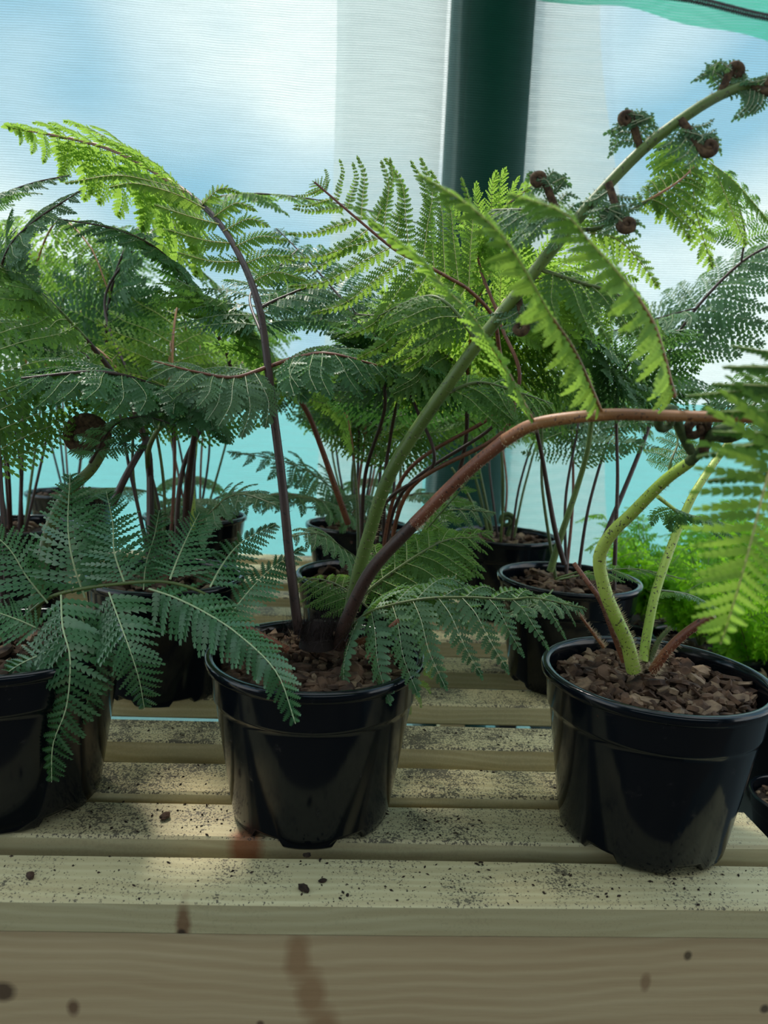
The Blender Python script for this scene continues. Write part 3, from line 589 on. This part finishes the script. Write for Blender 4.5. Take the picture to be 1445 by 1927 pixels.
# ---- C: front left broad frond
nu = np.array([0, -.55, .85])
Yc = .60
add_stem(C, PP((20,1190,.66),(60,1150,.63),(110,1118,.60),(230,1098,.59),(330,1098,.585),(420,1140,.58),(480,1230,.56),(515,1290,.55)), .0022, .0008, 'olive', C.location, 60, hl=.003, name='frond_stem')
leafy(C, [(PP((160,1125,.60),(138,1060,.60),(128,990,.61),(132,890,.64)), np.array([.05,-.75,.6]), 0.0437, 21, dict(ribr=.0010, base=.75)),
          (PP((235,1100,.59),(215,1040,.60),(212,985,.615),(200,925,.635)), np.array([.1,-.75,.6]), 0.0366, 20, dict(ribr=.0010, base=.7)),
          (PP((320,1090,.585),(335,1050,.60),(355,1005,.615),(375,965,.63)), np.array([-.1,-.75,.6]), 0.0389, 18, dict(ribr=.0010, base=.7)),
          (PP((395,1105,.58),(420,1060,.60),(455,1020,.62),(520,985,.64)), nu, 0.0307, 16, dict(ribr=.0009, base=.7)),
          (PP((90,1135,.60),(50,1085,.60),(15,1030,.60),(-40,985,.61)), nu, 0.0401, 19, dict(ribr=.0009, base=.7)),
          (PP((75,1185,.58),(30,1165,.575),(-20,1150,.57),(-80,1150,.57)), np.array([0,-.5,.85]), 0.0330, 18, dict(ribr=.0009)),
          (PP((115,1120,.59),(118,1180,.56),(132,1240,.545),(125,1330,.54),(100,1400,.54),(97,1472,.545)), np.array([0,-.8,.55]), 0.0389, 25, dict(ribr=.0010, base=.75, droop=.2)),
          (PP((205,1115,.585),(225,1170,.56),(245,1225,.545),(262,1280,.545),(272,1335,.55)), np.array([0,-.8,.55]), 0.0366, 20, dict(ribr=.0010, base=.8, droop=.2)),
          (PP((280,1108,.58),(330,1125,.57),(390,1155,.55),(450,1195,.53),(520,1265,.497),(556,1362,.482)), np.array([.05,-.65,.75]), 0.0342, 29, dict(ribr=.0010, base=.75, droop=.25)),
          (PP((120,1215,.57),(70,1235,.565),(30,1255,.56),(-30,1300,.56)), np.array([0,-.6,.8]), 0.0260, 15, dict(ribr=.0009)),
          (PP((430,1160,.57),(470,1110,.585),(510,1070,.60),(570,1030,.61)), nu, .026, 16, dict(ribr=.0008)),
          (PP((150,1150,.595),(175,1230,.58),(170,1300,.575),(150,1360,.575)), np.array([0,-.8,.55]), .028, 18, dict(ribr=.0008)),
          (PP((270,1110,.60),(275,1060,.615),(290,1010,.63),(300,960,.65)), nu, .028, 17, dict(ribr=.0008)),
          (PP((180,1110,.61),(170,1060,.62),(175,1000,.64),(160,950,.66)), nu, .030, 17, dict(ribr=.0008))], 'broad', 7, .08)
c3 = add_stem(C, PP((60,1180,.68),(75,1090,.68),(92,1000,.69),(125,930,.69),(170,885,.69),(192,850,.69),(196,838,.69)), .0062, .0048, 'olive', C.location, 500, hl=.006, name='frond_stem', seed=9, hm=DHAIR)
crosier(c3, P(194,850,.69), P(196,828,.69), 0.0068, C.location, 1.45, .0185, FIDDLE, None, 1, hairs=900)
frond(C, PP((170,870,.66),(215,800,.64),(270,785,.63),(330,800,.62)), .1, .05, 8, 'grey', 'brown', .0015, .0006, lod=5)
# ---- D: dark stems behind, flat dark canopy
frond(D, PP((285,1035,.90),(283,960,.90),(282,890,.89),(275,835,.88),(240,745,.86),(180,660,.84),(85,560,.80),(0,500,.78),(-90,455,.76)), .66, .13, 10, 'mid', 'brown', .0052, .0014, lod=3, hairs=350, hm=DHAIR, nh=(0,-.35,.9))
add_stem(D, PP((212,950,.86),(235,900,.86),(262,852,.87),(280,825,.88)), .0046, .0038, 'brown', D.location, 200, hl=.005, name='frond_stem', seed=7, hm=DHAIR)
frond(D, PP((350,1000,.90),(352,930,.88),(360,860,.85),(368,800,.80),(360,755,.74),(290,725,.68),(190,700,.63),(40,712,.60)), .60, .125, 12, 'old_shaded', 'brown', .0048, .0010, lod=5, droop=.22, nh=(0,-.40,.92), hairs=200, hm=DHAIR)
frond(D, PP((300,1000,.92),(282,905,.90),(280,845,.86),(310,790,.78),(350,745,.72),(400,735,.66),(420,760,.60)), .62, .10, 9, 'grey', 'olive', .0040, .0010, lod=5, droop=.3, nh=(0,-.40,.92))
frond(D, PP((362,1000,.95),(360,920,.96),(364,860,.97),(380,780,1.0),(440,730,1.05),(520,700,1.1)), .6, .12, 11, 'grey', 'lime', .0058, .0010, lod=3, droop=.25)
frond(D, PP((300,1005,.93),(296,950,.95),(280,880,.98),(265,800,1.0),(200,640,1.0),(240,460,.98),(330,430,.95)), .55, .13, 12, 'old_shaded', 'brown', .0040, .0010, lod=3, nh=(0,-.4,.9))
# ---- I
frond(I, PP((655,985,.88),(632,920,.86),(600,830,.84),(575,770,.82),(520,690,.78),(440,600,.74),(380,555,.70),(330,525,.68)), .55, .14, 12, 'mid', 'red', .0042, .0010, lod=3, nh=(0,-.3,.9), hairs=200)
frond(I, PP((725,1040,.90),(722,960,.90),(726,880,.89),(735,820,.87),(745,740,.82),(720,650,.76),(660,600,.72)), .5, .12, 11, 'old_shaded', 'brown', .0030, .0010, lod=3, nh=(0,-.4,.9))
frond(I, PP((700,1060,.90),(760,1010,.92),(840,940,.90),(875,840,.86),(880,700,.80),(900,560,.76),(960,460,.76),(1010,440,.80)), .55, .15, 13, 'young_lit', 'brown', .0038, .0010, lod=5, nh=(0,.5,.8), hairs=100, hwf=.25, pp=20)
# bright backlit frond crossing the middle, seen from beneath
frond(I, PP((940,660,.66),(928,597,.645),(885,548,.63),(843,522,.62),(795,496,.61),(743,470,.61),(670,410,.61),(592,343,.615)), .30, .125, 13, 'young_lit', 'red', .0020, .0008, lod=5, nh=(-.15,-.85,.45), pp=24, droop=.05, shape=.0135, fwd=12, tipL=.25, stem2='orange', foot=1)
frond(I, PP((928,597,.645),(965,550,.66),(1030,520,.67),(1110,540,.68),(1190,620,.68)), .05, .095, 10, 'young_lit', 'red', .0020, .0008, lod=5, nh=(.1,.65,.7), pp=20, droop=.25)
frond(I, PP((940,600,.72),(900,480,.74),(940,400,.76),(1000,350,.78)), .2, .085, 10, 'young_lit', 'red', .0018, .0008, lod=5, nh=(.1,.7,.7), pp=18, droop=.15, foot=0.5)
frond(D, PP((250,470,.98),(330,400,1.0),(450,365,1.02),(620,380,1.05),(810,425,1.08)), .1, .085, 12, 'mid', 'brown', .0016, .0006, lod=3, nh=(0,-.3,.95), droop=.25, foot=-1)
frond(I, PP((690,640,.80),(640,560,.84),(560,470,.88),(520,430,.90)), .1, .10, 10, 'old_shaded', 'brown', .0018, .0006, lod=3, nh=(0,-.6,.8), foot=-0.5)
frond(I, PP((780,760,.80),(740,680,.80),(690,620,.80),(650,560,.80)), .1, .11, 10, 'grey', 'brown', .0018, .0006, lod=3, nh=(0,-.5,.8), foot=0.3)
frond(I, PP((880,700,.80),(800,640,.78),(730,600,.78),(660,590,.80)), .1, .12, 11, 'mid', 'brown', .0018, .0006, lod=5, nh=(0,-.6,.8), foot=0.8)
frond(G, PP((-20,600,.80),(10,480,.78),(60,420,.76),(150,360,.75)), .1, .09, 10, 'grey', 'brown', .0018, .0006, lod=3, nh=(0,-.6,.8), foot=-0.5)
frond(G, PP((-60,420,.80),(0,370,.78),(60,345,.76),(130,330,.75)), .1, .05, 10, 'grey', 'brown', .0012, .0006, lod=3, nh=(0,-.4,.8), foot=0.5)
frond(H, PP((680,990,1.25),(620,915,1.2),(540,870,1.15),(430,850,1.1)), .1, .10, 11, 'grey', 'olive', .0016, .0006, lod=3, nh=(0,-.5,.85), droop=.3)
frond(H, PP((690,1000,1.2),(640,955,1.1),(560,935,1.0),(480,950,.95)), .1, .09, 10, 'grey', 'olive', .0016, .0006, lod=3, nh=(0,-.5,.85), droop=.3)
frond(I, PP((740,1080,.86),(800,1000,.80),(860,930,.78),(900,880,.78)), .1, .06, 10, 'mid', 'olive', .0014, .0006, lod=3, nh=(0,-.6,.8))
frond(D, PP((330,1050,.90),(400,960,.86),(450,930,.84),(520,950,.80)), .3, .06, 9, 'grey', 'olive', .0016, .0006, lod=3, nh=(0,-.5,.85))
frond(A, PP((700,1150,.64),(655,1112,.66),(612,1092,.68),(560,1088,.70)), .1, .045, 9, 'mid', 'olive', .0012, .0005, lod=3, nh=(0,-.5,.85), droop=.3)
frond(A, PP((690,1120,.66),(760,1060,.68),(830,1018,.70),(925,1000,.72)), .1, .075, 11, 'mid', 'olive', .0014, .0005, lod=5, nh=(0,-.5,.85), droop=.35)
frond(I, PP((705,1075,.86),(650,1035,.80),(600,1005,.76),(545,1010,.73)), .2, .065, 10, 'grey', 'olive', .0014, .0005, lod=3, nh=(0,-.5,.85), droop=.35)
frond(I, PP((720,1070,.88),(790,990,.84),(850,960,.82),(930,965,.80)), .2, .07, 10, 'grey', 'olive', .0014, .0005, lod=3, nh=(0,-.5,.85), droop=.35)
# ---- J
frond(J, PP((1062,1062,.88),(1045,1000,.88),(1032,930,.88),(1020,860,.87),(1005,790,.85),(985,700,.80),(1010,600,.76),(1080,540,.74)), .58, .13, 11, 'mid', 'brown', .0036, .0010, lod=3, hairs=120, hm=DHAIR, nh=(0,-.45,.9))
frond(J, PP((1035,1075,.92),(1055,1010,.92),(1085,920,.92),(1105,850,.91),(1115,780,.90),(1125,700,.86),(1100,620,.80),(1040,590,.76)), .58, .14, 12, 'grey', 'green', .0048, .0010, lod=5, nh=(0,-.6,.8), droop=.3)
frond(J, PP((1155,1110,.86),(1158,1020,.86),(1162,900,.87),(1160,800,.87),(1165,720,.84),(1220,640,.80),(1290,620,.76)), .58, .12, 11, 'grey', 'brown', .0028, .0010, lod=3, hairs=200)
frond(J, PP((1120,1050,.90),(1150,980,.92),(1215,820,.96),(1250,700,.98),(1262,655,.98),(1310,580,.98),(1400,490,.96),(1500,440,.94)), .60, .12, 11, 'grey', 'brown', .0036, .0016, lod=3, nh=(0,-.45,.9), droop=.35)
frond(J, PP((1395,492,.96),(1400,430,.95),(1370,350,.94),(1310,320,.93),(1260,330,.92)), .1, .07, 9, 'mid', 'brown', .0015, .0006, lod=3, droop=.5)
frond(J, PP((1310,580,.98),(1270,590,.97),(1200,610,.96),(1090,640,.95)), .1, .06, 9, 'grey', 'brown', .0012, .0006, lod=3, droop=.3)
# small low leaf of J
frond(J, PP((1040,1110,.80),(1020,1130,.76),(960,1160,.72)), .2, .04, 7, 'grey', 'olive', .0010, .0005, lod=3)
# ---- K
kc = Q(950,1003,BZ+PH); ky = kc[1]
crosier(K, P(955,1010,ky), P(966,985,ky), .0042, K.location, 1.5, .014, FIDDLEG, None, 1)
for pts in ([(918,1000,ky),(900,920,ky),(880,850,ky)], [(925,1000,ky),(905,900,ky),(888,820,ky)], [(946,960,ky+.05),(945,900,ky),(944,850,ky)], [(905,990,ky-.02),(880,930,ky-.05),(850,880,ky-.06)]):
    add_stem(K, PP(*pts), .0034, .0020, 'olive', K.location, 0, hl=.004, name='frond_stem')

# ---- fronds of the plants behind, leaning their own ways
def spray(root, n, h, reach, seed, leaves, azs=None, L_=.12, lod=2, r0=.0024):
    q = random.Random(seed); c = np.array(root.location)+[0, 0, .13]
    for k in range(n):
        az = azs[k % len(azs)]+q.uniform(-.25, .25) if azs else 2*PI*k/n+q.uniform(-.4, .4)
        hh = h*q.uniform(.75, 1.12); rr = reach*q.uniform(.7, 1.15); dx = np.array([math.cos(az), math.sin(az), 0])
        pts = [c+dx*.015, c+dx*rr*.16+[0, 0, hh*.42]+np.array([q.uniform(-.012,.012), q.uniform(-.012,.012), 0]), c+dx*rr*.28+[0, 0, hh*.80], c+dx*rr*.60+[0, 0, hh*1.0], c+dx*rr*.95+[0, 0, hh*.92], c+dx*rr*1.15+[0, 0, hh*.78]]
        frond(root, pts, .40, L_*q.uniform(.85, 1.15), 15, q.choice(leaves), q.choice(('brown', 'brown', 'olive', 'red')), r0, .0009, lod=lod, droop=q.uniform(.15, .45), pp=15, hwf=.19, wf=.50)
spray(C, 3, .30, .22, 31, ['mid', 'old_shaded'], [2.6, 2.1, 3.1], .12, 3)
spray(D, 6, .34, .24, 32, ['mid', 'young_lit', 'young_lit', 'old_shaded'], [2.4, 1.6, .9, 3.0], .13, 3)
spray(I, 6, .30, .22, 33, ['mid', 'young_lit', 'grey'], [1.9, 1.2, 2.8, .4], .12, 3)
spray(J, 4, .30, .22, 34, ['grey', 'mid'], [1.5, .5, 2.6], .12, 3)
spray(E, 6, .38, .30, 35, ['mid', 'young_lit', 'young_lit', 'grey'], None, .14)
spray(G, 7, .42, .28, 36, ['mid', 'young_lit', 'mid'], None, .14)
spray(Fp, 6, .50, .32, 37, ['young_lit', 'mid', 'grey'], None, .15)
spray(H, 7, .30, .28, 38, ['mid', 'grey', 'grey', 'young_lit'], None, .13)
spray(K, 5, .30, .26, 39, ['grey', 'mid'], None, .12)
spray(E, 4, .07, .22, 45, ['grey'], None, .09)
spray(H, 4, .08, .22, 46, ['grey'], None, .09)

# ---- beyond the right end: a lower shelf with other plants
SH = BZ-.20
sb = empty('low_staging', (.95, 1.2, 0)); tag(sb, 'dark low staging beside the right end of the slatted bench', 'staging')
b_ = MB(); b_.box((.36, .30, SH-.03), (1.7, 2.0, SH)); b_.build('tabletop', sb, [simple('dark_board', (.02, .03, .03), .7)], False, sb.location)
for x in (.45, 1.6):
    for y in (.4, 1.9): b_ = MB(); b_.box((x, y, 0), (x+.05, y+.05, SH-.03)); b_.build('leg', sb, [simple('dark_leg', (.02, .03, .03))], False, sb.location)
c = Q(1545, 1292, SH+PH*1.25)
potted(label='large black pot standing low beside the bench end behind the front right fern', name='black_plant_pot', pos=(c[0], c[1], SH), nch=60, seed=20, scale=1.25)['category'] = 'plant pot'
c = Q(1506, 1500, SH+PH*.62)
potted(label='small black pot with pale worn rim at the right edge, low beside the bench end', name='small_plant_pot', pos=(c[0], c[1], SH), nch=60, seed=21, scale=.62)['category'] = 'plant pot'
for k, (px, Y, lb) in enumerate(((1215, 1.45, 'bushy bright green fern on the low staging, nearest the bench end'), (1330, 1.30, 'bushy bright green fern on the low staging, between two others'), (1440, 1.12, 'bushy bright green fern on the low staging at the right edge'), (1390, 1.75, 'bushy bright green fern at the back of the low staging against the netting'))):
    c = P(px, 1100, Y); r_ = potted(label=lb, name='bushy_fern', pos=(c[0], c[1], SH), nch=50, seed=22+k); r_['group'] = 'bushy ferns on the low staging'
    q = random.Random(60+k); cc = np.array(r_.location)+[0, 0, .13]
    for j in range(16):
        az = q.uniform(0, 2*PI); dx = np.array([math.cos(az), math.sin(az), 0]); hh = q.uniform(.10, .24); rr = q.uniform(.08, .20)
        frond(r_, [cc, cc+dx*rr*.3+[0,0,hh*.6], cc+dx*rr*.7+[0,0,hh], cc+dx*rr*1.1+[0,0,hh*.9]], .15, .075, 10, 'lush', 'green', .0016, .0005, lod=2, pp=9, droop=.3, hwf=.34)

# ---- crumbs of bark and soil on the slats
def crumb(px, py, s, label, name, seed, dark=False):
    c = Q(px, py, BZ); q = np.random.RandomState(seed); b_ = MB(); n1, n2 = 9, 6
    V = [(0, 0, .9)]
    for i in range(1, n2):
        for j in range(n1):
            a = PI*i/n2; t = 2*PI*j/n1; r_ = q.uniform(.75, 1.15); V.append((r_*math.sin(a)*math.cos(t), .62*r_*math.sin(a)*math.sin(t), r_*.42*math.cos(a)))
    V.append((0, 0, -.4)); V[0] = (0, 0, .42)
    F = [[0, 1+j, 1+(j+1) % n1] for j in range(n1)]+[[1+i*n1+j, 1+(i+1)*n1+j, 1+(i+1)*n1+(j+1) % n1, 1+i*n1+(j+1) % n1] for i in range(n2-2) for j in range(n1)]+[[len(V)-1, 1+(n2-2)*n1+(j+1) % n1, 1+(n2-2)*n1+j] for j in range(n1)]
    V = np.array(V)*s; V[:, 2] -= V[:, 2].min(); b_.add(V, F); o = b_.build(name, None, [SOIL if dark else BARK], False); o.location = (c[0], c[1], BZ); o.rotation_euler[2] = seed*1.1
    tag(o, label, 'soil crumb' if dark else 'bark chip', 'crumbs spilt on the bench'); return o
crumb(311, 1540, .0062, 'brown bark chip on the second slat left of the front centre pot', 'bark_chip', 1)
crumb(57, 1652, .0050, 'brown bark chip on the front slat at the far left', 'bark_chip', 2)
crumb(577, 1612, .0040, 'black soil crumb just below the base of the front centre pot', 'soil_crumb', 3, True)
crumb(602, 1619, .0018, 'tiny black soil crumb right beside the one under the centre pot', 'soil_crumb', 4, True)
crumb(571, 1676, .0056, 'widest black soil crumb near the front edge of the front slat', 'soil_crumb', 5, True)
crumb(607, 1660, .0034, 'black soil crumb in the middle of the front slat', 'soil_crumb', 6, True)
crumb(654, 1686, .0020, 'small black soil crumb nearest the front edge, right of the widest one', 'soil_crumb', 7, True)
crumb(640, 1692, .0016, 'tiny black soil crumb at the very front edge, beside a slightly bigger one', 'soil_crumb', 8, True)
b_ = MB(); q = np.random.RandomState(9)
for k in range(1500):
    i = q.choice([0, 1, 2, 3, 4, 5], p=[.25, .25, .2, .15, .1, .05]); x = q.uniform(-.5, .34) if q.rand() < .5 else q.choice([.1, .24, -.15, .02])+q.randn()*.05
    y = fr[i]+q.uniform(.002, SW-.002); s_ = .0004+.0009*q.rand()**3; th = q.uniform(0, PI); el = q.uniform(1, 2.6)
    if x > XR-.01: continue
    v = np.array([(el*math.cos(th), el*math.sin(th), .2), (-math.sin(th), math.cos(th), .2), (-el*math.cos(th), -el*math.sin(th), .2), (math.sin(th), -math.cos(th), .2), (0, 0, 1.2)])*s_
    b_.add(v+[x, y, BZ], [[0, 1, 4], [1, 2, 4], [2, 3, 4], [3, 0, 4]])
tag(b_.build('soil_grit', None, [SOIL], False), 'fine dark soil grit scattered over the front slats', 'soil', kind='stuff')
